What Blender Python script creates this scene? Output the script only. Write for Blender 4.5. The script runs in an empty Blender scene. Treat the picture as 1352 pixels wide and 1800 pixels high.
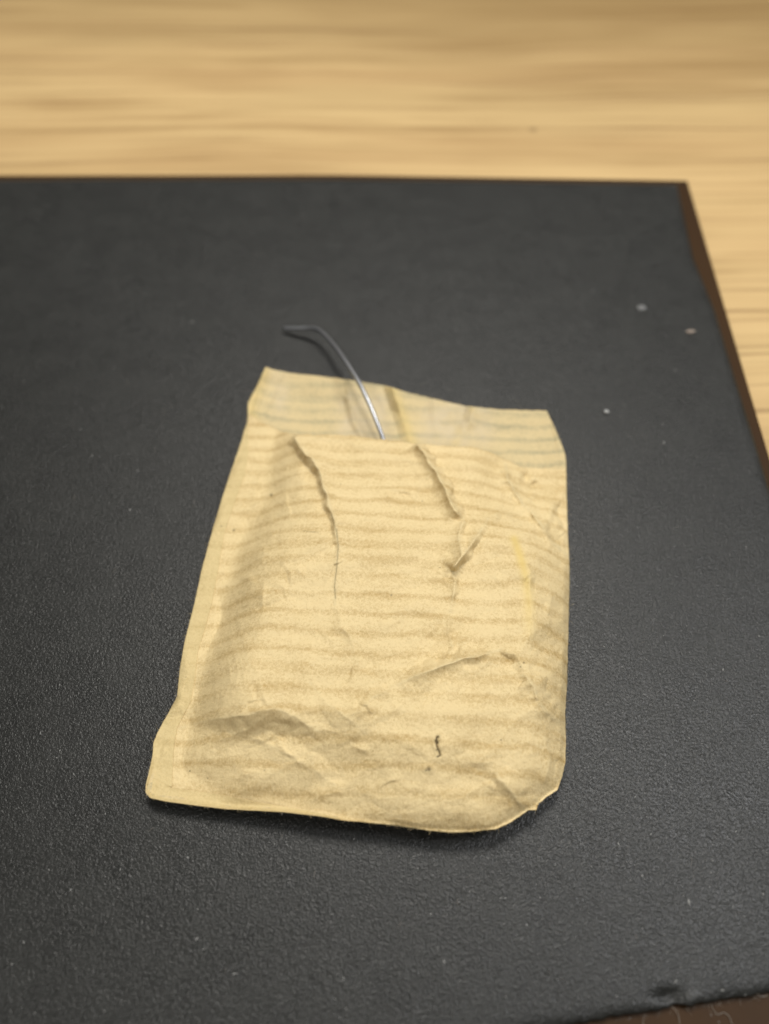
import bpy, bmesh, math, random
import numpy as np
from mathutils import Vector
random.seed(7); np.random.seed(7)
S = bpy.context.scene
COL = S.collection
MM = 0.001
# ------------------------------------------------------------------ camera
HC = 0.110                         # camera height above the mat, metres
PITCH = math.radians(54.5)
FPX, CX, CY = 1250.0, 676.0, 900.0
cam = bpy.data.cameras.new('camera'); camo = bpy.data.objects.new('camera', cam); COL.objects.link(camo)
camo.location = (0, 0, HC); camo.rotation_euler = (math.pi/2 - PITCH, 0, 0)
cam.sensor_fit = 'VERTICAL'; cam.sensor_height = 36; cam.lens = FPX/1800*36
cam.clip_start = 0.002; cam.clip_end = 20
cam.dof.use_dof = True; cam.dof.focus_distance = 0.111; cam.dof.aperture_fstop = 10.0; cam.dof.aperture_blades = 0
S.camera = camo
# ------------------------------------------------------------------ light
S.view_settings.view_transform = 'Standard'; S.view_settings.look = 'None'; S.view_settings.exposure = 0
w = bpy.data.worlds.new('World'); S.world = w; w.use_nodes = True
w.node_tree.nodes['Background'].inputs[0].default_value = (1.0, 0.97, 0.92, 1)
w.node_tree.nodes['Background'].inputs[1].default_value = 0.13
def area(name, loc, target, size, power, color):
    l = bpy.data.lights.new(name, 'AREA'); l.shape = 'RECTANGLE'; l.size, l.size_y = size; l.energy = power; l.color = color
    o = bpy.data.objects.new(name, l); COL.objects.link(o); o.location = loc
    o.rotation_euler = (Vector(target)-Vector(loc)).to_track_quat('-Z', 'Y').to_euler()
area('ceiling_lamp', (0.02, 0.43, 0.74), (0, 0.08, 0), (0.28, 0.22), 5.6, (1.0, 0.965, 0.90))
area('side_lamp', (-0.34, -0.42, 0.66), (0, 0.08, 0), (0.28, 0.24), 2.2, (1.0, 0.965, 0.90))
area('window_light', (0.47, 0.12, 0.68), (0.05, 0.08, 0), (0.22, 0.22), 3.5, (0.98, 0.985, 1.0))

# ------------------------------------------------------------------ helpers
def at(px, py, z=0.0):
    """a point of the photograph (1352x1800) on the horizontal plane at height z (metres)"""
    a = (np.asarray(px, float)-CX)/FPX; b = -(np.asarray(py, float)-CY)/FPX
    dx = a; dy = math.cos(PITCH)+b*math.sin(PITCH); dz = -math.sin(PITCH)+b*math.cos(PITCH)
    t = (np.asarray(z, float)-HC)/dz
    return np.stack([dx*t, dy*t, np.zeros_like(t)+z], axis=-1)
def tag(o, label=None, cat=None, group=None, kind=None):
    if label: o['label'] = label
    if cat: o['category'] = cat
    if group: o['group'] = group
    if kind: o['kind'] = kind
    return o
def link(name, me, mat=None, parent=None):
    o = bpy.data.objects.new(name, me); COL.objects.link(o)
    if mat: me.materials.append(mat)
    if parent: o.parent = parent; o.matrix_parent_inverse = parent.matrix_world.inverted()
    return o
def empty(name, loc):
    o = bpy.data.objects.new(name, None); COL.objects.link(o); o.location = loc; o.empty_display_size = 0.01
    bpy.context.view_layer.update(); return o
def resample(poly, n):
    p = np.array(poly, float)
    d = np.r_[0, np.cumsum(np.hypot(*(p[1:]-p[:-1]).T))]; d /= d[-1]
    t = np.linspace(0, 1, n)
    return np.stack([np.interp(t, d, p[:, 0]), np.interp(t, d, p[:, 1])], -1)
def smooth1(c, k):
    if k < 1: return c
    out = c.copy()
    for _ in range(k):
        out[1:-1] = 0.25*out[:-2]+0.5*out[1:-1]+0.25*out[2:]
    return out
def coons(top, bottom, left, right, nu, nv, sm=2):
    """grid of image points between four boundary curves (left/right run top to bottom)"""
    T, B = smooth1(resample(top, nu), sm), smooth1(resample(bottom, nu), sm)
    L, R = smooth1(resample(left, nv), sm), smooth1(resample(right, nv), sm)
    T[0] = L[0]; T[-1] = R[0]; B[0] = L[-1]; B[-1] = R[-1]
    s = np.linspace(0, 1, nu)[None, :, None]; t = np.linspace(0, 1, nv)[:, None, None]
    P = (1-t)*T[None]+t*B[None]+(1-s)*L[:, None]+s*R[:, None]
    P -= (1-s)*(1-t)*T[0]+s*(1-t)*T[-1]+(1-s)*t*B[0]+s*t*B[-1]
    return P
def grid_mesh(name, V, uv=None, keep=None):
    nv, nu = V.shape[:2]
    me = bpy.data.meshes.new(name)
    idx = np.arange(nv*nu).reshape(nv, nu)
    q = np.stack([idx[1:, :-1], idx[1:, 1:], idx[:-1, 1:], idx[:-1, :-1]], -1).reshape(-1, 4)
    if keep is not None: q = q[keep.reshape(-1)]
    me.vertices.add(nv*nu); me.vertices.foreach_set('co', V.reshape(-1).astype(np.float32))
    me.loops.add(q.size); me.loops.foreach_set('vertex_index', q.reshape(-1).astype(np.int32))
    me.polygons.add(len(q)); me.polygons.foreach_set('loop_start', (np.arange(len(q))*4).astype(np.int32))
    me.polygons.foreach_set('use_smooth', np.ones(len(q), bool))
    me.update(calc_edges=True)
    if uv is not None:
        l = me.uv_layers.new(name='sheet_mm'); l.data.foreach_set('uv', uv.reshape(-1, 2)[q.reshape(-1)].reshape(-1).astype(np.float32))
    return me
def point_attr(me, name, a):
    at_ = me.attributes.new(name, 'FLOAT', 'POINT'); at_.data.foreach_set('value', a.reshape(-1).astype(np.float32))
def thicken(o, t):
    m = o.modifiers.new('thickness', 'SOLIDIFY'); m.thickness = t; m.offset = -1; m.use_rim = True
def vnoise(x, y, seed=0):
    """smooth value noise, numpy, roughly -1..1"""
    def h(i, j):
        n = np.sin(i*127.1+j*311.7+seed*74.7)*43758.5453
        return (n-np.floor(n))*2-1
    xi, yi = np.floor(x), np.floor(y); fx, fy = x-xi, y-yi
    fx = fx*fx*(3-2*fx); fy = fy*fy*(3-2*fy)
    return (h(xi, yi)*(1-fx)+h(xi+1, yi)*fx)*(1-fy)+(h(xi, yi+1)*(1-fx)+h(xi+1, yi+1)*fx)*fy
def poly_dist(P, poly):
    """unsigned distance, signed side and arc parameter (0..1) of points P to an open polyline"""
    pl = np.array(poly, float); seg = pl[1:]-pl[:-1]; ln = np.hypot(*seg.T); cum = np.r_[0, np.cumsum(ln)]
    best = np.full(P.shape[:-1], 1e9); side = np.zeros_like(best); par = np.zeros_like(best)
    for i in range(len(seg)):
        d = P-pl[i]; t = np.clip((d@seg[i])/(ln[i]**2), 0, 1)
        r = d-t[..., None]*seg[i]; dist = np.hypot(r[..., 0], r[..., 1])
        sd = np.sign(seg[i][0]*d[..., 1]-seg[i][1]*d[..., 0])
        m = dist < best
        best = np.where(m, dist, best); side = np.where(m, sd, side); par = np.where(m, (cum[i]+t*ln[i])/cum[-1], par)
    return best, side, par
def inside(P, poly):
    pl = np.array(poly, float); x, y = P[..., 0], P[..., 1]; r = np.zeros(x.shape, bool)
    for i in range(len(pl)):
        x1, y1 = pl[i]; x2, y2 = pl[(i+1) % len(pl)]
        if y1 == y2: continue
        c = ((y1 > y) != (y2 > y)) & (x < (x2-x1)*(y-y1)/(y2-y1)+x1)
        r ^= c
    return r
# ------------------------------------------------------------------ materials
def mat(name):
    m = bpy.data.materials.new(name); m.use_nodes = True; nt = m.node_tree; nt.nodes.clear()
    out = nt.nodes.new('ShaderNodeOutputMaterial'); b = nt.nodes.new('ShaderNodeBsdfPrincipled')
    nt.links.new(b.outputs[0], out.inputs[0]); return m, nt, b, out
def N(nt, t, **k):
    n = nt.nodes.new(t)
    for a, v in k.items(): setattr(n, a, v)
    return n
def mth(nt, op, a, b=None, c=None, clamp=False):
    n = nt.nodes.new('ShaderNodeMath'); n.operation = op; n.use_clamp = clamp
    for i, v in enumerate((a, b, c)):
        if v is None: continue
        if isinstance(v, (int, float)): n.inputs[i].default_value = v
        else: nt.links.new(v, n.inputs[i])
    return n.outputs[0]
def mapr(nt, v, a, b, c=0.0, d=1.0, smooth=False):
    n = nt.nodes.new('ShaderNodeMapRange'); nt.links.new(v, n.inputs[0])
    if smooth: n.interpolation_type = 'SMOOTHSTEP'
    for i, x in zip((1, 2, 3, 4), (a, b, c, d)): n.inputs[i].default_value = x
    return n.outputs[0]
def mix(nt, f, a, b):
    n = nt.nodes.new('ShaderNodeMix'); n.data_type = 'RGBA'
    for s, v in ((0, f), (6, a), (7, b)):
        if isinstance(v, (int, float)): n.inputs[s].default_value = v
        elif isinstance(v, tuple): n.inputs[s].default_value = (*v, 1)
        else: nt.links.new(v, n.inputs[s])
    return n.outputs[2]
def noise(nt, vec, scale, detail=3, rough=0.5, mp=None, dist=0.0, rot=None):
    if mp or rot:
        g = nt.nodes.new('ShaderNodeMapping'); nt.links.new(vec, g.inputs[0])
        if mp: g.inputs['Scale'].default_value = mp
        if rot: g.inputs['Rotation'].default_value = rot
        vec = g.outputs[0]
    n = nt.nodes.new('ShaderNodeTexNoise'); nt.links.new(vec, n.inputs[0])
    n.inputs['Scale'].default_value = scale; n.inputs['Detail'].default_value = detail
    n.inputs['Roughness'].default_value = rough; n.inputs['Distortion'].default_value = dist
    return n.outputs[0]
def bump(nt, h, dist, strength=1.0, prev=None):
    n = nt.nodes.new('ShaderNodeBump'); n.inputs['Strength'].default_value = strength; n.inputs['Distance'].default_value = dist
    nt.links.new(h, n.inputs['Height'])
    if prev is not None: nt.links.new(prev, n.inputs['Normal'])
    return n.outputs[0]

def paper_mat(name, light, dark, stripe, period=3.25, attrs=True, wearcol=(0.74, 0.63, 0.37)):
    m, nt, b, out = mat(name)
    uv = N(nt, 'ShaderNodeUVMap', uv_map='sheet_mm').outputs[0]
    sp = N(nt, 'ShaderNodeSeparateXYZ'); nt.links.new(uv, sp.inputs[0])
    warp = noise(nt, uv, 0.07, 2, 0.5)
    warp2 = noise(nt, uv, 0.35, 3, 0.6, mp=(0.6, 1, 1))
    v = mth(nt, 'ADD', sp.outputs[1], mth(nt, 'MULTIPLY', mth(nt, 'SUBTRACT', warp, 0.5), 2.6))
    v = mth(nt, 'ADD', v, mth(nt, 'MULTIPLY', mth(nt, 'SUBTRACT', warp2, 0.5), 0.9))
    s = mth(nt, 'SINE', mth(nt, 'MULTIPLY', v, 2*math.pi/period))
    s = mth(nt, 'ADD', mth(nt, 'MULTIPLY', s, 0.75), mth(nt, 'MULTIPLY', mth(nt, 'SINE', mth(nt, 'MULTIPLY', v, 3.7*math.pi/period)), 0.22))
    s = mapr(nt, mth(nt, 'ADD', s, mth(nt, 'MULTIPLY', mth(nt, 'SUBTRACT', noise(nt, uv, 1.3, 4, 0.7, mp=(0.4, 1, 1)), 0.5), 1.3)), -0.55, 1.35, 0, 1, True)
    fade = mapr(nt, noise(nt, uv, 0.16, 3, 0.6, mp=(0.4, 1.4, 1)), 0.35, 0.58, 0.5, 1.0)
    s = mth(nt, 'MULTIPLY', s, fade)
    streak = mapr(nt, noise(nt, uv, 1.0, 4, 0.65, mp=(0.12, 1.3, 1)), 0.35, 0.75, 0, 1)
    fibre = mapr(nt, noise(nt, uv, 2.3, 5, 0.75, dist=0.8), 0.36, 0.66, 0, 1)
    blot = mapr(nt, noise(nt, uv, 0.11, 3, 0.6), 0.35, 0.7, 0, 1)
    f = mth(nt, 'ADD', mth(nt, 'MULTIPLY', s, stripe), mth(nt, 'MULTIPLY', streak, 0.16))
    f = mth(nt, 'ADD', f, mth(nt, 'MULTIPLY', mth(nt, 'SUBTRACT', fibre, 0.5), 0.66))
    f = mth(nt, 'ADD', f, mth(nt, 'MULTIPLY', mth(nt, 'SUBTRACT', blot, 0.4), 0.28), clamp=True)
    c = mix(nt, f, light, dark)
    # long single fibres, pale
    vo = N(nt, 'ShaderNodeTexVoronoi', feature='F1'); vo.inputs['Scale'].default_value = 0.33
    nt.links.new(uv, vo.inputs[0])
    spk = mapr(nt, vo.outputs['Distance'], 0.020, 0.055, 1, 0)
    sc = N(nt, 'ShaderNodeSeparateColor'); nt.links.new(vo.outputs['Color'], sc.inputs[0])
    spk = mth(nt, 'MULTIPLY', spk, mapr(nt, sc.outputs[0], 0.45, 0.9, 0, 0.9))
    c = mix(nt, spk, c, (0.09, 0.055, 0.03))
    fib = noise(nt, uv, 2.6, 2, 0.5, dist=3.0)
    line = mapr(nt, mth(nt, 'ABSOLUTE', mth(nt, 'SUBTRACT', fib, 0.5)), 0.0, 0.012, 1, 0)
    line = mth(nt, 'MULTIPLY', line, mapr(nt, noise(nt, uv, 0.9, 2), 0.5, 0.62, 0, 0.35))
    c = mix(nt, line, c, tuple(min(1, x*1.25) for x in light))
    if attrs:
        a = N(nt, 'ShaderNodeAttribute', attribute_name='stain')
        c = mix(nt, mth(nt, 'MULTIPLY', a.outputs['Fac'], 0.85), c, (0.78, 0.60, 0.22))
        a2 = N(nt, 'ShaderNodeAttribute', attribute_name='wear')
        c = mix(nt, mth(nt, 'MULTIPLY', a2.outputs['Fac'], mapr(nt, fibre, 0, 1, 0.35, 0.8)), c, wearcol)
        a3 = N(nt, 'ShaderNodeAttribute', attribute_name='dark_marks')
        c = mix(nt, a3.outputs['Fac'], c, (0.11, 0.08, 0.035))
    nt.links.new(c, b.inputs['Base Color'])
    b.inputs['Roughness'].default_value = 0.62; b.inputs['Specular IOR Level'].default_value = 0.32
    h = mth(nt, 'ADD', mth(nt, 'MULTIPLY', noise(nt, uv, 4.0, 5, 0.7, dist=0.8), 1.0), mth(nt, 'MULTIPLY', s, -0.25))
    nrm = bump(nt, h, 0.00014, 0.7)
    nrm = bump(nt, noise(nt, uv, 0.55, 3, 0.6), 0.0009, 0.35, nrm)
    nt.links.new(nrm, b.inputs['Normal'])
    tr = N(nt, 'ShaderNodeBsdfTranslucent'); nt.links.new(mix(nt, 0.6, c, (0.62, 0.33, 0.07)), tr.inputs[0])
    ms = N(nt, 'ShaderNodeMixShader'); ms.inputs[0].default_value = 0.24
    nt.links.new(b.outputs[0], ms.inputs[1]); nt.links.new(tr.outputs[0], ms.inputs[2]); nt.links.new(ms.outputs[0], out.inputs[0])
    return m
PAPER = paper_mat('kraft_paper', (0.83, 0.675, 0.37), (0.46, 0.30, 0.095), 0.50)
PAPER_IN = paper_mat('kraft_paper_inside', (0.74, 0.60, 0.325), (0.36, 0.335, 0.205), 0.62, wearcol=(0.70, 0.60, 0.42))
PAPER_FLAP = paper_mat('kraft_paper_flap', (0.74, 0.60, 0.31), (0.53, 0.40, 0.17), 0.35, attrs=False)

def leather_mat():
    m, nt, b, out = mat('black_leatherette')
    g = N(nt, 'ShaderNodeTexCoord').outputs['Object']
    n1 = noise(nt, g, 2300, 2, 0.5, dist=1.0)
    worm = mapr(nt, n1, 0.28, 0.68, 0, 1)
    n2 = noise(nt, g, 3000, 2, 0.6)
    h = mth(nt, 'ADD', mth(nt, 'MULTIPLY', worm, 1.0), mth(nt, 'MULTIPLY', n2, 0.35))
    nrm = bump(nt, noise(nt, g, 60, 3, 0.6), 0.0008, 0.12)
    nrm = bump(nt, h, 0.00007, 0.85, nrm)
    nt.links.new(nrm, b.inputs['Normal'])
    dust = mapr(nt, noise(nt, g, 130, 6, 0.75), 0.40, 0.75, 0, 1)
    smear = mapr(nt, noise(nt, g, 22, 4, 0.6, mp=(1, 0.45, 1), rot=(0, 0, 0.6)), 0.50, 0.72, 0, 1)
    c = mix(nt, dust, (0.010, 0.0104, 0.0094), (0.018, 0.0185, 0.0165))
    c = mix(nt, mth(nt, 'MULTIPLY', worm, 0.2), c, (0.030, 0.030, 0.029))
    nt.links.new(c, b.inputs['Base Color'])
    nt.links.new(mth(nt, 'ADD', mapr(nt, dust, 0, 1, 0.34, 0.42), mth(nt, 'MULTIPLY', smear, 0.10)), b.inputs['Roughness'])
    b.inputs['Specular IOR Level'].default_value = 0.36
    return m
LEATHER = leather_mat()
def board_mat():
    m, nt, b, out = mat('dark_brown_board')
    g = N(nt, 'ShaderNodeTexCoord').outputs['Object']
    n = noise(nt, g, 60, 4, 0.6, mp=(1, 0.15, 1))
    nt.links.new(mix(nt, n, (0.046, 0.021, 0.005), (0.022, 0.010, 0.003)), b.inputs['Base Color'])
    b.inputs['Roughness'].default_value = 0.55; b.inputs['Specular IOR Level'].default_value = 0.15
    nt.links.new(bump(nt, noise(nt, g, 700, 3), 0.00005, 0.5), b.inputs['Normal'])
    return m
BOARD = board_mat()
def wood_mat():
    m, nt, b, out = mat('pale_wood')
    g = N(nt, 'ShaderNodeTexCoord').outputs['Object']
    R_ = (0, 0, 0.035)
    wv = noise(nt, g, 5, 2, 0.5)
    mv = N(nt, 'ShaderNodeVectorMath', operation='ADD'); cb = N(nt, 'ShaderNodeCombineXYZ')
    nt.links.new(mth(nt, 'MULTIPLY', mth(nt, 'SUBTRACT', wv, 0.5), 0.03), cb.inputs[1]); nt.links.new(g, mv.inputs[0]); nt.links.new(cb.outputs[0], mv.inputs[1]); g2 = mv.outputs[0]
    broad = mapr(nt, noise(nt, g2, 1.0, 3, 0.6, mp=(2.6, 17, 1), rot=R_), 0.42, 0.68, 0, 1)
    mid = mapr(nt, noise(nt, g2, 1.0, 4, 0.6, mp=(5, 95, 1), rot=R_), 0.50, 0.68, 0, 1)
    fine = mapr(nt, noise(nt, g2, 1.0, 5, 0.7, mp=(9, 260, 1), rot=R_), 0.46, 0.70, 0, 1)
    pores = mapr(nt, noise(nt, g2, 1.0, 4, 0.6, mp=(7, 480, 1), rot=R_), 0.55, 0.70, 0, 1)
    pat = mapr(nt, noise(nt, g2, 1.0, 3, 0.6, mp=(7, 16, 1)), 0.38, 0.62, 0.15, 1.1)
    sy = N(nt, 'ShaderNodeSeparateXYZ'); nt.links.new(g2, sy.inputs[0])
    far_dark = mapr(nt, mth(nt, 'ADD', mth(nt, 'ADD', sy.outputs[1], mth(nt, 'MULTIPLY', sy.outputs[0], 0.25)), mth(nt, 'MULTIPLY', noise(nt, g2, 1.0, 3, 0.6, mp=(6, 30, 1)), 0.14)), 0.30, 0.43, 0, 1)  # wood tone darkens towards the far right, border broken up by noise
    mid = mth(nt, 'MULTIPLY', mid, pat); fine = mth(nt, 'MULTIPLY', fine, pat)
    c = mix(nt, mth(nt, 'MULTIPLY', broad, 0.55), (0.555, 0.395, 0.185), (0.37, 0.215, 0.088))
    c = mix(nt, mth(nt, 'MULTIPLY', mid, 0.6), c, (0.29, 0.180, 0.066))
    c = mix(nt, mth(nt, 'MULTIPLY', fine, 0.75), c, (0.27, 0.160, 0.058))
    c = mix(nt, mth(nt, 'MULTIPLY', far_dark, 0.75), c, (0.20, 0.120, 0.038))
    c = mix(nt, mth(nt, 'MULTIPLY', pores, 0.6), c, (0.15, 0.075, 0.025))
    kn = N(nt, 'ShaderNodeVectorMath', operation='DISTANCE'); nt.links.new(g, kn.inputs[0]); kn.inputs[1].default_value = tuple(at(937, 228, -0.0065))
    c = mix(nt, mapr(nt, kn.outputs['Value'], 0.0006, 0.0020, 0.6, 0, True), c, (0.16, 0.10, 0.04))
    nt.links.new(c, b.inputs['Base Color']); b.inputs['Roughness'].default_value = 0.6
    b.inputs['Specular IOR Level'].default_value = 0.3
    nt.links.new(bump(nt, fine, 0.0001, 0.3), b.inputs['Normal'])
    return m
WOOD = wood_mat()
def plain(name, c, rough=0.6, metal=0.0, bumpscale=None):
    m, nt, b, out = mat(name)
    g = N(nt, 'ShaderNodeTexCoord').outputs['Object']
    n = noise(nt, g, bumpscale or 900, 3)
    nt.links.new(mix(nt, n, tuple(x*0.75 for x in c), tuple(min(1, x*1.2) for x in c)), b.inputs['Base Color'])
    b.inputs['Roughness'].default_value = rough; b.inputs['Metallic'].default_value = metal
    nt.links.new(bump(nt, n, 0.00004, 0.4), b.inputs['Normal'])
    return m
STEEL = plain('steel', (0.42, 0.43, 0.45), 0.38, 1.0, 1500)
CRUMB = plain('pale_crumb', (0.34, 0.34, 0.33), 0.7)
CRUMB_PINK = plain('pinkish_crumb', (0.26, 0.21, 0.17), 0.7)
FLAKE = plain('grey_flake', (0.12, 0.12, 0.118), 0.6)
DUST = plain('dust_grain', (0.22, 0.22, 0.21), 0.8)
LINT = plain('lint', (0.24, 0.215, 0.18), 0.8)
FUZZ = plain('paper_fuzz', (0.62, 0.50, 0.28), 0.8)

# ------------------------------------------------------------------ table and desk mat
ZT = -0.0065
me = bpy.data.meshes.new('table_top'); bm = bmesh.new()
bmesh.ops.create_cube(bm, size=1.0)
for v in bm.verts: v.co = Vector((v.co.x*1.6, v.co.y*1.1+0.25, ZT + (0 if v.co.z > 0 else -0.025)))
bmesh.ops.bevel(bm, geom=[e for e in bm.edges], offset=0.002, segments=2, affect='EDGES')
bm.to_mesh(me); bm.free()
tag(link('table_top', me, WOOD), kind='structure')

mat_root = empty('desk_mat', at(676, 1000, ZT))
tag(mat_root, 'large black leather-grained desk mat on a dark brown board, lying on the pale wood table', 'desk mat')
# board under the cover: a little wider to the right and towards the viewer
def slab(name, pts, z0, z1, m, parent, bev):
    me = bpy.data.meshes.new(name); bm = bmesh.new()
    vs = [bm.verts.new(p) for p in pts]; f = bm.faces.new(vs); f.normal_update()
    if f.normal.z < 0: f.normal_flip()
    r = bmesh.ops.extrude_face_region(bm, geom=[f])
    for v in bm.verts: v.co.z = z1
    ex = [g for g in r['geom'] if isinstance(g, bmesh.types.BMVert)]
    for v in bm.verts:
        if v not in ex: v.co.z = z0
    bmesh.ops.recalc_face_normals(bm, faces=bm.faces)
    top = [e for e in bm.edges if all(abs(v.co.z-z1) < 1e-6 for v in e.verts)]
    bmesh.ops.bevel(bm, geom=top, offset=bev, segments=4, affect='EDGES', profile=0.6)
    for f in bm.faces: f.smooth = True
    bm.to_mesh(me); bm.free()
    o = link(name, me, m, parent)
    mo = o.modifiers.new('weighted', 'WEIGHTED_NORMAL'); mo.keep_sharp = True
    return o
zb = -0.0012
bpts = [at(-1100, 307, zb), at(0, 307, zb), at(600, 306, zb), at(1210, 316, zb), at(1346, 775, zb), at(1680, 1890, zb), at(-1100, 2230, zb)]
slab('board', [Vector(p) for p in bpts], ZT, zb, BOARD, mat_root, 0.0008)
# cover: a sheet with a rounded rim, gentle waves, a dent by the near edge
nu, nv = 420, 320
def jag(p, q, n, amp, seed):
    t = np.linspace(0, 1, n)[:, None]; P = np.array(p)*(1-t)+np.array(q)*t
    r = np.random.RandomState(seed); j = np.convolve(r.randn(n), [.25, .5, .25], 'same')*amp; j[0] = j[-1] = 0
    P[:, 1] += j; return P
top = [(-900, 318), (0, 313), (600, 311.5), (1192, 321)]
bot = jag((-900, 2110), (1612, 1703), 700, 2.2, 3)
dn = np.exp(-((bot[:, 0]-1190)/9)**2); bot[:, 1] -= 7*dn
left = [(-900, 318), (-900, 2110)]; right = [(1192, 321), (1221, 452), (1258, 542), (1288, 642), (1331, 780), (1612, 1703)]
P = coons(top, bot, left, right, nu, nv, 0)
s = np.linspace(0, 1, nu)[None, :]; t = np.linspace(0, 1, nv)[:, None]
W = at(P[..., 0], P[..., 1], 0.0)
de = np.minimum.reduce([np.hypot(*(W-W[:1])[..., :2].transpose(2, 0, 1)), np.hypot(*(W-W[-1:])[..., :2].transpose(2, 0, 1)),
                        np.hypot(*(W-W[:, -1:])[..., :2].transpose(2, 0, 1))])
z = -0.0005*np.exp(-(de/0.0005))+0.00008*vnoise(W[..., 0]*40, W[..., 1]*40, 4)
z -= 0.0006*np.exp(-(((P[..., 0]-1175)/26)**2+((P[..., 1]-1752)/12)**2))
z += 0.0003*np.exp(-(((P[..., 0]-1215)/22)**2+((P[..., 1]-1760)/14)**2))
W[..., 2] = z
o = link('cover', grid_mesh('cover', W), LEATHER, mat_root); thicken(o, 0.0011)

# ------------------------------------------------------------------ paper packet
OUT_TOP = [(467, 645), (482, 650), (520, 657), (580, 663), (640, 672), (682, 679), (720, 691), (770, 703), (820, 714), (880, 720), (930, 721), (961, 722)]
OUT_RIGHT = [(961, 722), (972, 745), (985, 775), (993, 797), (995, 812), (996, 860), (998, 930), (1001, 985), (1001, 1040), (999, 1120), (997, 1200), (994, 1250), (995, 1300), (994, 1340), (988, 1365), (980, 1388)]
RIGHT_LOW = [(980, 1388), (962, 1400), (946, 1412), (943, 1423), (928, 1424), (900, 1444), (872, 1457)]
OUT_BOT = [(257, 1393), (264, 1402), (290, 1408), (340, 1415), (400, 1422), (440, 1424), (500, 1427), (560, 1434), (600, 1441), (650, 1446), (700, 1451), (750, 1459), (790, 1463), (830, 1462), (872, 1457)]
OUT_BOT = OUT_BOT + RIGHT_LOW[::-1][1:]
OUT_LEFT = [(467, 645), (436, 709), (435, 741), (418, 794), (396, 858), (373, 933), (354, 1004), (341, 1064), (325, 1125), (316, 1175), (311, 1225), (293, 1258), (277, 1288), (270, 1305), (268, 1330), (262, 1358), (257, 1380), (257, 1393)]
FT = [(437, 727), (457, 741), (495, 758), (514, 762), (554, 764), (603, 764), (637, 768), (682, 774), (707, 777), (733, 779), (786, 784), (829, 786), (861, 794), (888, 808), (905, 816), (920, 822), (946, 824), (970, 824), (995.3, 822)]
F_LEFT = [(437, 727), (435, 741)]+OUT_LEFT[3:]
F_RIGHT = [(995.3, 822)]+OUT_RIGHT[5:]
OUTLINE = OUT_TOP+OUT_RIGHT[1:]+OUT_BOT[::-1][1:]+OUT_LEFT[::-1][1:-1]

def blur2(a, k):
    for _ in range(k):
        b = np.pad(a, 1, mode='edge'); a = (b[:-2, 1:-1]+b[2:, 1:-1]+b[1:-1, :-2]+b[1:-1, 2:]+2*b[1:-1, 1:-1])/6
    return a
# swelling of the front sheet over what is inside, on a coarse raster of the plane
ST = 4
gx = np.arange(180, 1080, ST); gy = np.arange(560, 1540, ST)
G = np.stack(np.meshgrid(gx, gy), -1).astype(float)
BODY = [(517, 560), (886, 560), (890, 812), (912, 880), (985, 965), (1006, 1040), (1002, 1190), (1003, 1300), (995, 1375), (945, 1432), (855, 1480), (700, 1472), (560, 1450), (420, 1428), (320, 1350), (345, 1230), (385, 1100), (425, 960), (470, 880)]
ins = inside(G, BODY); dd, _, _ = poly_dist(G, BODY+[BODY[0]])
dd = np.where(ins, dd, 0)
wid = 84.0
bul = 1-(1-np.clip(dd/wid, 0, 1))**2
bul = bul*(0.62+0.38*np.clip((G[..., 1]-780)/170, 0, 1))
# lower left quarter lies flatter
low = 1/(1+np.exp(-((G[..., 1]-1275)+(G[..., 0]-420)*(-0.12))/16))*1/(1+np.exp((G[..., 0]-600-(G[..., 1]-1300)*0.5)/45))
bul = bul*(1-0.52*low)
bul = bul*(1-0.22*np.clip((G[..., 1]-1320)/120, 0, 1))
bul = blur2(bul, 18)
def raster(P):
    x = np.clip((P[..., 0]-gx[0])/ST, 0, len(gx)-1.001); y = np.clip((P[..., 1]-gy[0])/ST, 0, len(gy)-1.001)
    i, j = x.astype(int), y.astype(int); fx, fy = x-i, y-j
    return (bul[j, i]*(1-fx)+bul[j, i+1]*fx)*(1-fy)+(bul[j+1, i]*(1-fx)+bul[j+1, i+1]*fx)*fy
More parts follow.
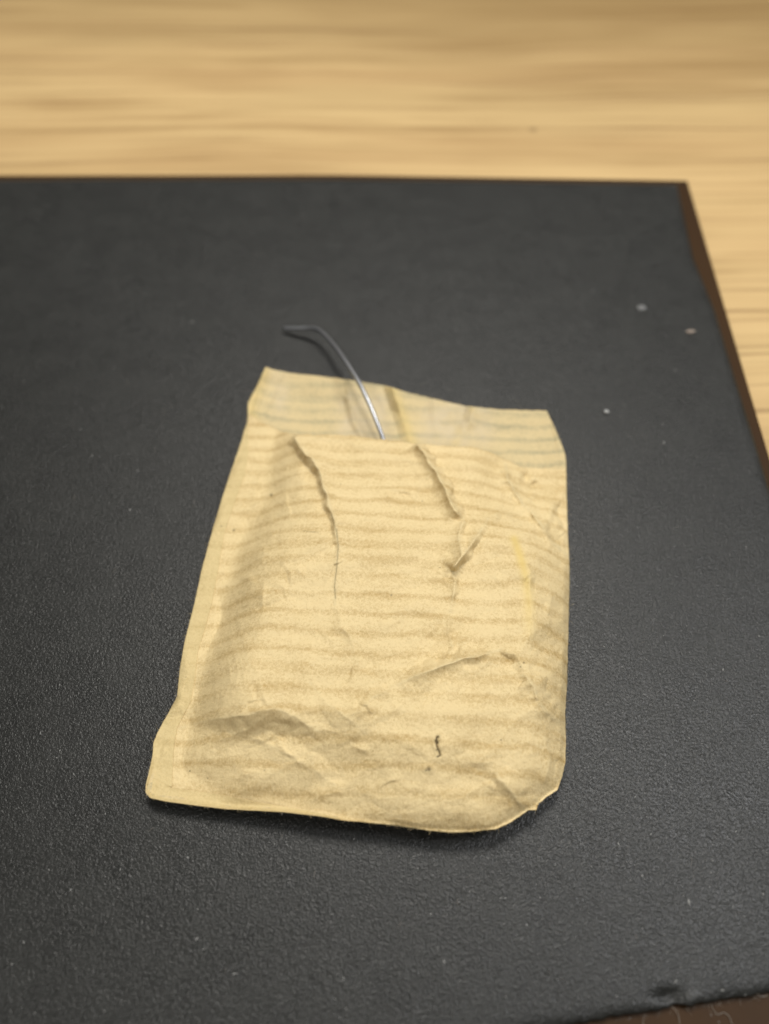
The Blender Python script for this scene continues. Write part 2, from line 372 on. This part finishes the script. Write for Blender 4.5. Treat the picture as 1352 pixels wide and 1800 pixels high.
# creases: polyline, height mm, width of the steep side, width of the gentle side, which side is steep (+1 = right-hand of travel in the image)
CR = [
 ([(514, 766), (530, 786), (553, 812), (562, 835), (575, 872), (588, 915), (594, 960), (590, 1010), (589, 1062)], 2.2, 10, 36, +1, 0.02, 0.98),
 ([(560, 838), (574, 880), (583, 905)], 0.35, 3, 8, +1, 0.1, 0.3),
 ([(733, 779), (748, 803), (766, 826), (783, 862), (800, 893), (815, 915)], 2.6, 11, 26, -1, 0.02, 0.16),
 ([(815, 915), (812, 945)], 0.3, 5, 14, -1, 0.3, 0.5),
 ([(858, 912), (842, 938), (826, 960), (808, 985), (795, 1003)], 1.25, 9, 20, -1, 0.45, 0.15),
 ([(795, 1003), (801, 1022), (796, 1050), (792, 1078)], 0.8, 7, 12, -1, 0.2, 0.5),
 ([(878, 1143), (842, 1152), (805, 1160), (760, 1178), (722, 1192), (695, 1206)], 1.8, 14, 26, +1, 0.2, 0.3),
 ([(888, 812), (893, 845), (915, 880), (945, 915), (972, 955), (1000, 978)], 3.0, 34, 30, -1, 0.1, 0.4),
 ([(312, 1281), (340, 1272), (390, 1262), (440, 1255), (484, 1244), (520, 1262), (560, 1285), (640, 1292)], 0.75, 20, 30, +1, 0.3, 0.5),
 ([(545, 1200), (575, 1236), (612, 1262), (645, 1290)], 0.65, 22, 34, +1, 0.5, 0.5),
 ([(400, 1285), (450, 1300), (520, 1335), (570, 1368), (612, 1392)], 0.6, 22, 40, -1, 0.5, 0.3),
 ([(612, 1392), (560, 1400), (535, 1425)], 0.5, 12, 26, -1, 0.3, 0.4),
 ([(900, 1183), (925, 1188), (938, 1205), (948, 1236), (970, 1262), (995, 1272)], 1.3, 20, 20, -1, 0.3, 0.3),
 ([(840, 1352), (872, 1358), (893, 1385), (915, 1415), (926, 1428)], 1.2, 20, 24, -1, 0.5, 0.3),
 ([(812, 1340), (850, 1341), (880, 1338), (905, 1345)], 0.35, 9, 20, +1, 0.5, 0.5),
 ([(955, 1285), (968, 1330), (960, 1372), (975, 1392)], 0.5, 12, 26, -1, 0.4, 0.3),
 ([(318, 1272), (292, 1312), (276, 1350), (266, 1378)], 0.45, 6, 16, +1, 0.3, 0.5),
 ([(402, 902), (440, 893), (466, 880), (482, 850)], 0.35, 8, 20, +1, 0.5, 0.5),
 ([(550, 818), (520, 836), (482, 862)], 0.5, 16, 30, -1, 0.3, 0.5),
 ([(520, 766), (600, 776), (660, 792), (720, 812), (760, 826)], 0.40, 12, 30, -1, 0.4, 0.4),
 ([(766, 826), (800, 822), (850, 828), (884, 843)], 0.35, 10, 22, -1, 0.3, 0.4),
 ([(815, 915), (860, 912), (905, 915), (945, 925)], 0.35, 10, 26, +1, 0.3, 0.4),
 ([(920, 955), (935, 1040), (940, 1110), (925, 1180)], 0.45, 26, 40, -1, 0.4, 0.4),
 ([(640, 1140), (600, 1100), (588, 1065)], 0.25, 16, 26, +1, 0.5, 0.5),
 ([(815, 915), (806, 945), (812, 975), (795, 1003)], 1.0, 8, 18, -1, 0.03, 0.1),
 ([(858, 912), (880, 902), (905, 905), (925, 898)], 0.5, 8, 16, +1, 0.2, 0.5),
 ([(590, 1050), (598, 1090), (618, 1130), (632, 1175), (660, 1205)], 0.22, 12, 24, +1, 0.1, 0.4),
 ([(695, 1206), (655, 1226), (630, 1252), (600, 1262)], 0.6, 10, 22, +1, 0.15, 0.4),
 ([(878, 1143), (905, 1152), (918, 1172), (925, 1188)], 0.6, 9, 18, +1, 0.2, 0.3),
 ([(792, 1078), (786, 1115), (800, 1150)], 0.45, 7, 14, -1, 0.2, 0.4),
 ([(594, 945), (560, 960), (520, 985), (480, 990)], 0.4, 10, 22, -1, 0.2, 0.6),
 ([(645, 1290), (700, 1300), (760, 1330), (812, 1342)], 0.15, 10, 22, +1, 0.3, 0.5),
 ([(612, 1392), (680, 1402), (760, 1398), (840, 1410)], 0.3, 16, 24, +1, 0.3, 0.5),
 ([(766, 826), (740, 850), (728, 890)], 0.4, 9, 18, -1, 0.3, 0.6),
 ([(553, 812), (600, 820), (650, 840)], 0.4, 9, 20, -1, 0.1, 0.6),
 ([(480, 1244), (462, 1218), (455, 1180)], 0.30, 10, 22, -1, 0.3, 0.5),
]
rs = np.random.RandomState(11)
for _ in range(60):      # faint old wrinkles
    x, y = rs.uniform(400, 960), rs.uniform(840, 1400); a = rs.uniform(0, math.pi); l = rs.uniform(25, 90)
    k = rs.uniform(-.5, .5)
    CR.append(([(x, y), (x+math.cos(a)*l*.5, y+math.sin(a)*l*.5), (x+math.cos(a+k)*l, y+math.sin(a+k)*l)], rs.uniform(0.10, 0.45), rs.uniform(3, 10), rs.uniform(9, 26), rs.choice([-1, 1]), .5, .5))
def edge_lift(P):
    """how far the packet's rim stands off the mat, mm"""
    lo = np.clip((P[..., 1]-1200)/230, 0, 1); ri = np.clip((P[..., 0]-500)/450, 0, 1)
    return 1.9-0.6*ri+2.2*lo*lo*np.clip((P[..., 0]-300)/250, 0.35, 1)
def rim_dist(P):
    d, _, _ = poly_dist(P, OUTLINE+[OUTLINE[0]]); return d
def facets(x, y, seed):
    """crumple: random heights joined by flat triangles"""
    def hh(i, j):
        n = np.sin(i*157.3+j*289.1+seed*41.3)*24634.6345
        return (n-np.floor(n))*2-1
    u = x+y*0.35; v_ = y-x*0.2; i, j = np.floor(u), np.floor(v_); fx, fy = u-i, v_-j
    a, b, c, d = hh(i, j), hh(i+1, j), hh(i, j+1), hh(i+1, j+1)
    return np.where(fx+fy < 1, a+(b-a)*fx+(c-a)*fy, d+(c-d)*(1-fx)+(b-d)*(1-fy))
def front_h(P):
    rim = rim_dist(P)
    inn = np.clip(rim/11, 0, 1); inn = inn*(2-inn)
    h = 7.4*raster(P)+0.15
    # hollow beside the upper right edge
    d, sd, pr = poly_dist(P, [(888, 790), (893, 845), (915, 880), (945, 915), (978, 962), (1010, 985)])
    h = np.where(sd < 0, h*np.clip(1-d/30, 0.12, 1), h)
    for poly, amp, ws, wg, side, t0, t1 in CR:
        pl = np.array(poly); bb0, bb1 = pl.min(0)-3*wg, pl.max(0)+3*wg
        m = (P[..., 0] > bb0[0]) & (P[..., 0] < bb1[0]) & (P[..., 1] > bb0[1]) & (P[..., 1] < bb1[1])
        if not m.any(): continue
        Q = P[m]; jit = 2.6*vnoise(Q[:, 0]/19, Q[:, 1]/19, 5)+0.8*vnoise(Q[:, 0]/7, Q[:, 1]/7, 15); Q = Q+np.stack([jit, -jit], -1)
        d, sd, pr = poly_dist(Q, poly)
        steep = sd*side > 0
        wv = np.where(steep, ws, wg)
        wsv = ws*(0.4+0.6*np.clip(np.minimum(pr/max(t0, .01), (1-pr)/max(t1, .01)), 0, 1))*(1+0.35*vnoise(Q[:, 0]/14, Q[:, 1]/14, 12))
        prof = np.where(steep, np.clip(1-d/(1.35*wsv), 0, 1), np.exp(-d/wg*1.3)*np.clip(1-d/(3*wg), 0, 1))
        env = np.clip(pr/max(t0, .01), 0, 1)*np.clip((1-pr)/max(t1, .01), 0, 1)
        env = env*env*(3-2*env); env *= np.exp(-(np.where((pr <= 0) | (pr >= 1), d, 0)/(ws*1.2))**2)
        h[m] += amp*prof*env
    wx, wy = P[..., 0]+9*vnoise(P[..., 0]/40, P[..., 1]/40, 21), P[..., 1]+9*vnoise(P[..., 0]/40, P[..., 1]/40, 22)
    h += 0.60*facets(wx/92, wy/74, 1)+0.26*facets(wx/41, wy/37, 2)+0.07*facets(wx/17, wy/16, 3)+0.05*vnoise(P[..., 0]/28, P[..., 1]/28, 3)+0.025*vnoise(P[..., 0]/9, P[..., 1]/9, 6)
    # lips of the small tears
    d, _, _ = poly_dist(P, [(768, 1296), (766.5, 1303), (768, 1312), (772, 1321), (774, 1328)]); h -= 0.30*np.exp(-(d/2.2)**2)
    r = np.hypot((P[..., 0]-770)/9, (P[..., 1]-1303)/14); h += 0.22*np.exp(-(r-0.8)**2*3)
    r = np.hypot((P[..., 0]-753)/8, (P[..., 1]-1352)/6); h += 0.15*np.exp(-(r-0.9)**2*3)
    base = edge_lift(P)
    low = np.clip((P[..., 1]-1250)/150, 0, 1)
    return base*(1-0.45*inn*low)+(np.maximum(h, 0.1)*(1-0.25*low))*inn+0.06
def back_h(P):
    rim = rim_dist(P); inn = np.clip(rim/40, 0, 1)
    h = (edge_lift(P)-0.12)*(1-0.75*inn)
    f = np.clip((830-P[..., 1])/120, 0, 1)
    x, y = P[..., 0], P[..., 1]
    h += f*(0.2+0.35*vnoise(x/60, y/90, 8)+0.35*facets(x/70, y/60, 7)+0.15*facets(x/28, y/26, 9))
    for poly, amp, wv in (([(690, 680), (703, 720), (722, 780)], 1.5, 20), ([(612, 700), (622, 740), (640, 775)], 1.0, 12), ([(832, 716), (826, 745), (790, 790)], 1.1, 18),
                          ([(762, 705), (765, 740), (772, 785)], 0.3, 14), ([(497, 655), (482, 690), (462, 735)], 0.5, 14), ([(467, 645), (455, 700), (445, 735)], 0.5, 9), ([(975, 745), (985, 800), (990, 822)], 0.35, 8)):
        d, sd, pr = poly_dist(P, poly); h += amp*np.where(sd > 0, np.clip(1-d/(wv*0.8), 0, 1), np.exp(-d/wv))*f
    h += 0.9*np.exp(-(((x-467)/26)**2+((y-645)/26)**2))*1.0 + 0.5*np.exp(-(((x-961)/30)**2+((y-722)/26)**2))
    return h
ANG = math.atan2(1, 0)
c0 = at(262, 1400); c1 = at(985, 1400+38)
e1 = (c1-c0)[:2]; e1 /= np.hypot(*e1); e2 = np.array([-e1[1], e1[0]])
def sheet_uv(W):
    d = (W[..., :2]-c0[:2])/MM
    return np.stack([d@e1, d@e2], -1)

pk = empty('paper_packet', at(640, 1100, 0.0))
tag(pk, 'small crumpled brown kraft paper packet with faint stripes, swollen and open at the top', 'paper packet')
rj = np.random.RandomState(5)
def rough_edge(poly, n, amp):
    q = resample(poly, n); j = np.convolve(rj.randn(n+4), np.ones(5)/5, 'valid')*amp; j2 = rj.randn(n)*amp*0.3
    q[1:-1, 0] += (j+j2)[1:-1]*0.6; q[1:-1, 1] += (j-j2)[1:-1]*0.7
    return q
# front sheet
nu, nv = 470, 440
P = coons(rough_edge(FT, 260, 2.0), rough_edge(OUT_BOT, 300, 0.9), rough_edge(F_LEFT, 260, 0.8), rough_edge(F_RIGHT, 260, 0.7), nu, nv, 1)
h = front_h(P)
W = at(P[..., 0], P[..., 1], h*MM)
ctr = 0.25*(P[:-1, :-1]+P[1:, :-1]+P[:-1, 1:]+P[1:, 1:])
HOLE1 = [(766, 1300), (771, 1301), (771, 1305), (768, 1308), (769, 1312), (772, 1317), (774.5, 1324), (775.5, 1329), (772.5, 1328), (770, 1320), (767.0, 1313), (764.5, 1309), (764.5, 1303)]
HOLE2 = [(748, 1355), (750, 1351), (757, 1350), (757.5, 1354), (752, 1356)]
keep = None
me = grid_mesh('front_sheet', W, sheet_uv(W), keep)
d, _, pr = poly_dist(P, [(904, 948), (914, 975), (924, 1010), (930, 1060), (931, 1110)])
point_attr(me, 'stain', np.exp(-(d/(7+4*pr))**2)*np.clip(1.25-pr, 0, 1))
wear = np.zeros(P.shape[:2])
for poly, amp, ws, wg, side, t0, t1 in CR[:36]:
    d, sd, pr = poly_dist(P, poly); wear = np.maximum(wear, np.exp(-(d/3.0)**2)*min(1, amp*0.8))
point_attr(me, 'wear', wear*(0.6+0.4*vnoise(P[..., 0]/6, P[..., 1]/6, 9)))
dark_marks = np.zeros(P.shape[:2])  # dark specks and lines; at the tears, inner shade painted as colour
for poly, ww, a in (([(592, 930), (595, 960), (592, 1000), (588, 1030), (590, 1052)], 0.9, 0.6), ([(583, 905), (588, 922), (593, 945)], 0.9, 0.5), ([(533, 933), (560, 936)], 0.7, 0.5), ([(768, 1296), (766.5, 1303), (768, 1312), (772, 1321), (774, 1328), (769, 1330)], 1.3, 1.25), ([(767, 1302), (768.5, 1305)], 2.8, 1.3)):
    d, _, _ = poly_dist(P, poly); dark_marks = np.maximum(dark_marks, a*np.exp(-(d/ww)**2))
for x, y, r in ((477, 870, 2.2), (411, 932, 1.8), (921, 1165, 1.6), (915, 1172, 1.3), (1290/1.0 if False else 688, 1046, 1.4), (754, 1352.5, 3.6), (749.5, 1354, 2.2), (770, 1295, 2.4), (768, 1318, 2)):
    dark_marks = np.maximum(dark_marks, 0.95*np.exp(-(((P[..., 0]-x)**2+(P[..., 1]-y)**2)/r**2)))
point_attr(me, 'dark_marks', dark_marks)
o = link('front_sheet', me, PAPER, pk); thicken(o, 0.00009)
# back sheet
P = coons(rough_edge(OUT_TOP, 240, 0.9), rough_edge(OUT_BOT, 240, 0.7), rough_edge(OUT_LEFT, 240, 0.7), rough_edge(OUT_RIGHT, 240, 0.7), 300, 320, 1)
W = at(P[..., 0], P[..., 1], back_h(P)*MM)
me = grid_mesh('back_sheet', W, sheet_uv(W))
x, y = P[..., 0], P[..., 1]
sc = np.exp(-(((x-640)/48)**4+((y-735)/48)**4))+np.exp(-(((x-800)/62)**4+((y-745)/42)**4))+0.8*np.exp(-(((x-490)/16)**2+((y-690)/40)**2))
point_attr(me, 'wear', np.clip(sc*(0.9+0.5*vnoise(x/12, y/12, 31)), 0, 1))
d1, _, _ = poly_dist(P, [(690, 682), (703, 720), (724, 778)]); d2, _, _ = poly_dist(P, [(832, 716), (826, 745), (800, 778)]); d3, _, _ = poly_dist(P, [(462, 655), (440, 712), (442, 735)])
point_attr(me, 'stain', 0.6*np.clip(np.exp(-(d1/11)**2)+0.7*np.exp(-(d2/9)**2)+0.8*np.exp(-(d3/13)**2), 0, 1)); point_attr(me, 'dark_marks', np.zeros(x.shape))
o = link('back_sheet', me, PAPER_IN, pk); thicken(o, 0.00009)
tag(o, 'paler inner face with grey-green stripes, showing above the mouth')
# folded-over strips along the left and bottom rim
def strip(name, outer, inner, nu, nv, lift=0.10):
    P = coons([outer[0], inner[0]], [outer[-1], inner[-1]], outer, inner, nu, nv, 1)
    W = at(P[..., 0], P[..., 1], (front_h(P)+lift)*MM)
    o = link(name, grid_mesh(name, W, sheet_uv(W)), PAPER_FLAP, pk); thicken(o, 0.00008); return o
INN = [(436, 745), (437, 790), (432, 830), (418, 869), (395, 935), (384, 1000), (374, 1054), (364, 1092), (348, 1146), (343, 1189), (336, 1232), (312, 1278), (306, 1310), (303, 1360), (302, 1383)]
OUL = [(435.5, 744), (418.5, 794), (396.5, 858), (373.5, 933), (354.5, 1004), (341.5, 1064), (325.5, 1125), (316.5, 1175), (311.5, 1225), (293.5, 1258), (277.5, 1288), (270.5, 1305), (268.5, 1330), (262.5, 1358), (258, 1380)]
strip('side_flap', OUL, INN, 40, 420)
OUB = [(258.5, 1392), (264, 1401.5), (290, 1407.5), (340, 1414.5), (400, 1421.5), (440, 1423.5), (500, 1426.5), (560, 1433.5), (600, 1440)]
INB = [(270, 1368), (302, 1385), (346, 1390), (400, 1399), (453, 1410), (500, 1417), (560, 1429), (600, 1439)]
P = coons(INB, OUB, [INB[0], OUB[0]], [INB[-1], OUB[-1]], 300, 24, 1)
W = at(P[..., 0], P[..., 1], (front_h(P)+0.20)*MM)
o = link('bottom_flap', grid_mesh('bottom_flap', W, sheet_uv(W)), PAPER_FLAP, pk); thicken(o, 0.00008)
# torn fibres standing off the paper's edges
def hairs(name, specs, m, parent, rad=0.000018, ns=4):
    V, F = [], []
    for pts in specs:
        b = len(V); n = len(pts)
        for i, p in enumerate(pts):
            p = np.array(p); r = rad*(1-0.6*i/max(1, n-1))
            for k in range(3):
                a = 2.094*k; V.append((p[0]+r*math.cos(a), p[1]+r*math.sin(a)*0.7, p[2]+r*math.sin(a)))
        for i in range(n-1):
            for k in range(3):
                F.append((b+3*i+k, b+3*i+(k+1) % 3, b+3*i+3+(k+1) % 3, b+3*i+3+k))
    me = bpy.data.meshes.new(name); me.from_pydata(V, [], F); me.update()
    return link(name, me, m, parent)
sp = []
ol = np.concatenate([resample(OUTLINE+[OUTLINE[0]], 1500), resample(FT, 330)])
cen = np.array([650, 1060.])
for i in range(0, 1830):
    if rj.rand() > 0.62: continue
    p = ol[i]; fr = i >= 1500
    nb = (ol[min(i+1, len(ol)-1)]-p); nrm = np.array([nb[1], -nb[0]]); nrm /= (np.hypot(*nrm)+1e-6)
    if fr and nrm[1] > 0: nrm = -nrm
    h0 = float(front_h(p[None])[0]) if (fr or p[1] > 760) else float(back_h(p[None])[0])
    a = rj.normal(0, 0.7); ca, sa = math.cos(a), math.sin(a)
    d = np.array([nrm[0]*ca-nrm[1]*sa, nrm[0]*sa+nrm[1]*ca]); L = abs(rj.normal(0, 3.2))+1.0
    bend = rj.normal(0, 0.5)
    pts = []
    for k in range(4):
        tt = k/3; q = p-d*1.0+d*L*tt+np.array([-d[1], d[0]])*bend*L*tt*tt
        pts.append(at(q[0], q[1], (h0+rj.normal(0, .02)+0.12*tt)*MM))
    sp.append(pts)
o = hairs('edge_fuzz', sp, FUZZ, pk, 0.000013); o['kind'] = 'stuff'

# ------------------------------------------------------------------ steel wire
WP = [(499, 577, 1.1), (520, 577.5, 1.8), (540, 577, 2.5), (551, 577, 3.0), (560, 580, 3.4), (572, 590, 3.9), (588, 608, 4.6), (604, 630, 5.2), (619, 653, 5.5), (632, 674, 5.6), (643, 696, 5.4), (653, 718, 5.0), (661, 738, 4.5), (668, 756, 3.9), (673, 770, 3.3), (679, 788, 2.7), (690, 825, 2.0), (706, 880, 1.8), (730, 960, 1.8)]
pts = [Vector(at(x, y, z*MM)) for x, y, z in WP]
def catmull(p, n):
    out = []
    for i in range(len(p)-1):
        a, b, c, d = p[max(i-1, 0)], p[i], p[i+1], p[min(i+2, len(p)-1)]
        for k in range(n):
            t = k/n; out.append(0.5*((2*b)+(c-a)*t+(2*a-5*b+4*c-d)*t*t+(3*b-a-3*c+d)*t**3))
    out.append(p[-1]); return out
def tube(name, pts, rad, m, ns=16, parent=None):
    bm = bmesh.new(); rings = []; up = Vector((0, 0, 1))
    for i, p in enumerate(pts):
        tdir = (pts[min(i+1, len(pts)-1)]-pts[max(i-1, 0)]).normalized()
        sx = tdir.cross(up)
        if sx.length < 1e-4: sx = Vector((1, 0, 0))
        sx.normalize(); sy = sx.cross(tdir).normalized(); r = rad(i/(len(pts)-1)) if callable(rad) else rad
        rings.append([bm.verts.new(p+sx*math.cos(2*math.pi*k/ns)*r+sy*math.sin(2*math.pi*k/ns)*r) for k in range(ns)])
    for a, b in zip(rings[:-1], rings[1:]):
        for k in range(ns): bm.faces.new((a[k], a[(k+1) % ns], b[(k+1) % ns], b[k])).smooth = True
    bm.faces.new(rings[0][::-1]); bm.faces.new(rings[-1])
    bmesh.ops.recalc_face_normals(bm, faces=bm.faces)
    me = bpy.data.meshes.new(name); bm.to_mesh(me); bm.free(); return link(name, me, m, parent)
tag(tube('steel_wire', catmull(pts, 8), lambda t: 0.00047*(1 if t > 0.012 else 0.8)*(1-0.10*math.exp(-((t-0.742)/0.006)**2)), STEEL),
    'thin bent silver steel wire sticking out of the mouth of the paper packet', 'wire')

# ------------------------------------------------------------------ crumbs, lint and dust on the mat
def crumb(name, x, y, r, m, seed, flat=0.6, sx=1.0, rot=0.0):
    bm = bmesh.new(); bmesh.ops.create_icosphere(bm, subdivisions=3, radius=1)
    r_ = np.random.RandomState(seed); k = r_.uniform(-2, 2, (5, 3)); ph = r_.uniform(0, 6, 5)
    for v in bm.verts:
        n = 1+0.10*sum(math.sin(float(np.dot(k[i], v.co))*2+ph[i]) for i in range(5))/1.5
        v.co = Vector((v.co.x*sx*n, v.co.y*n, v.co.z*flat*n))*r*MM
    for f in bm.faces: f.smooth = True
    zmin = min(v.co.z for v in bm.verts)
    me = bpy.data.meshes.new(name); bm.to_mesh(me); bm.free()
    o = link(name, me, m); o.location = Vector(at(x, y, 0))+Vector((0, 0, -zmin)); o.rotation_euler.z = rot; return o
tag(crumb('crumb', 1065, 726, 0.52, CRUMB, 1, 0.75), 'round white crumb on the black mat right of the packet', 'crumb')
tag(crumb('paint_flake', 1128, 541, 0.95, FLAKE, 2, 0.12, 1.35, 0.5), 'thin grey flake on the mat, nearest the far right corner', 'flake')
tag(crumb('crumb', 1214, 584, 0.60, CRUMB_PINK, 3, 0.4, 1.9, 0.15), 'pinkish oval crumb on the mat close to its right edge', 'crumb')
def fibre(pts, label, rad=0.000032, z=0.0, m=LINT):
    p = [Vector(at(x, y, z+h*MM)) for x, y, h in pts]
    tag(tube('lint_fibre', catmull(p, 6), rad, m, 6), label, 'lint', 'lint fibres by the near edge of the mat')
zb2 = zb+0.00006
fibre([(1251, 1766, .5), (1254, 1775, .2), (1262, 1783, .05), (1272, 1780, .1), (1281, 1786, .1), (1286, 1797, .1), (1290, 1806, .0)], 'longest curly pale lint fibre, hanging from the near edge onto the brown board', z=zb2)
fibre([(1181, 1770, 1.0), (1188, 1776, .6), (1193, 1786, .2), (1195, 1800, .05)], 'curved lint fibre on the brown board below the dent in the mat edge', z=zb2)
fibre([(1133, 1783, .9), (1131, 1790, .4), (1130, 1803, .05)], 'short straight lint fibre at the left end of the bare brown board', z=zb2)
fibre([(1331, 1746, 1.2), (1338, 1751, .8), (1343, 1752, .6), (1349, 1749, .5)], 'small hooked lint fibre at the mat edge beside the right border', z=zb2)
# scattered specks of dust
V, F = [], []; rd = np.random.RandomState(21)
def speck(c, r, fl=0.5, ang=0.0, asp=1.0):
    b = len(V); ca, sa = math.cos(ang), math.sin(ang)
    for dx, dy, dz in ((1, 0, 0), (0, 1, 0), (-1, 0, 0), (0, -1, 0), (0, 0, 1), (0, 0, -1)):
        dx *= asp*rd.uniform(.7, 1.2); dy *= rd.uniform(.7, 1.2)
        V.append((c[0]+(dx*ca-dy*sa)*r, c[1]+(dx*sa+dy*ca)*r, c[2]+dz*r*fl))
    for t_ in ((0, 1, 4), (1, 2, 4), (2, 3, 4), (3, 0, 4), (1, 0, 5), (2, 1, 5), (3, 2, 5), (0, 3, 5)): F.append(tuple(b+i for i in t_))
known = [(594, 432, .3), (535, 380, .25), (534, 405, .3), (486, 434, .22), (338, 566, .45), (380, 562, .22), (370, 605, .25), (205, 405, .25), (152, 465, .35), (42, 670, .3), (300, 716, .3), (366, 720, .22), (162, 801, .3), (243, 828, .25), (75, 505, .15),
         (300, 1195, .2), (280, 1233, .15), (1197, 553, .2), (1187, 650, .25), (1007, 1230, .12), (1253, 1513, .18), (130, 1593, .16), (207, 1563, .14), (163, 1611, .12), (216, 1607, .14), (133, 1702, .13), (125, 1734, .12), (185, 1742, .12), (106, 1642, .12), (1130, 1632, .12), (1165, 745, .25), (1160, 700, .2), (340, 1478, .1), (268, 1396, .12)]
for x, y, r in known: speck(at(x, y, 0.00008), r*MM*0.55, 0.6, rd.uniform(0, 3), rd.uniform(1, 1.8))
for _ in range(900):
    x, y = rd.uniform(-100, 1400), rd.uniform(330, 1850)
    c = at(x, y, 0.00006)
    if x > 1170+0.29*(y-320): continue
    speck(c, abs(rd.normal(0, 0.045))*MM+0.00002, 0.6, rd.uniform(0, 3), rd.uniform(1, 3))
me = bpy.data.meshes.new('dust'); me.from_pydata(V, [], F); me.update()
tag(link('dust', me, DUST), 'fine pale dust specks scattered over the black mat', 'dust', kind='stuff')
sp = []
for _ in range(70):
    x, y = rd.uniform(0, 1352), rd.uniform(600, 1800)
    if inside(np.array([[x, y]]), OUTLINE)[0] or x > 1170+0.29*(y-320) or y > 1765: continue
    a = rd.uniform(0, 3.14); L = rd.uniform(5, 16); k = rd.normal(0, .4)
    sp.append([at(x+math.cos(a)*L*t_-math.sin(a)*k*L*t_*t_, y+math.sin(a)*L*t_+math.cos(a)*k*L*t_*t_, 0.00012) for t_ in (0, .33, .66, 1)])
for _ in range(46):   # fringe at the near edge
    x = rd.uniform(1060, 1352); y = 1800-0.168*(x-1050)
    a = rd.uniform(0.4, 2.8); L = abs(rd.normal(0, 6))+2; k = rd.normal(0, .5)
    sp.append([at(x+math.cos(a)*L*t_-math.sin(a)*k*L*t_*t_, y-2+math.sin(a)*L*t_, -0.0002-0.0004*t_) for t_ in (0, .33, .66, 1)])
tag(hairs('fine_lint', sp, LINT, None, 0.000022), 'hair-fine lint strewn over the black mat and fringing its near edge', 'lint', kind='stuff')
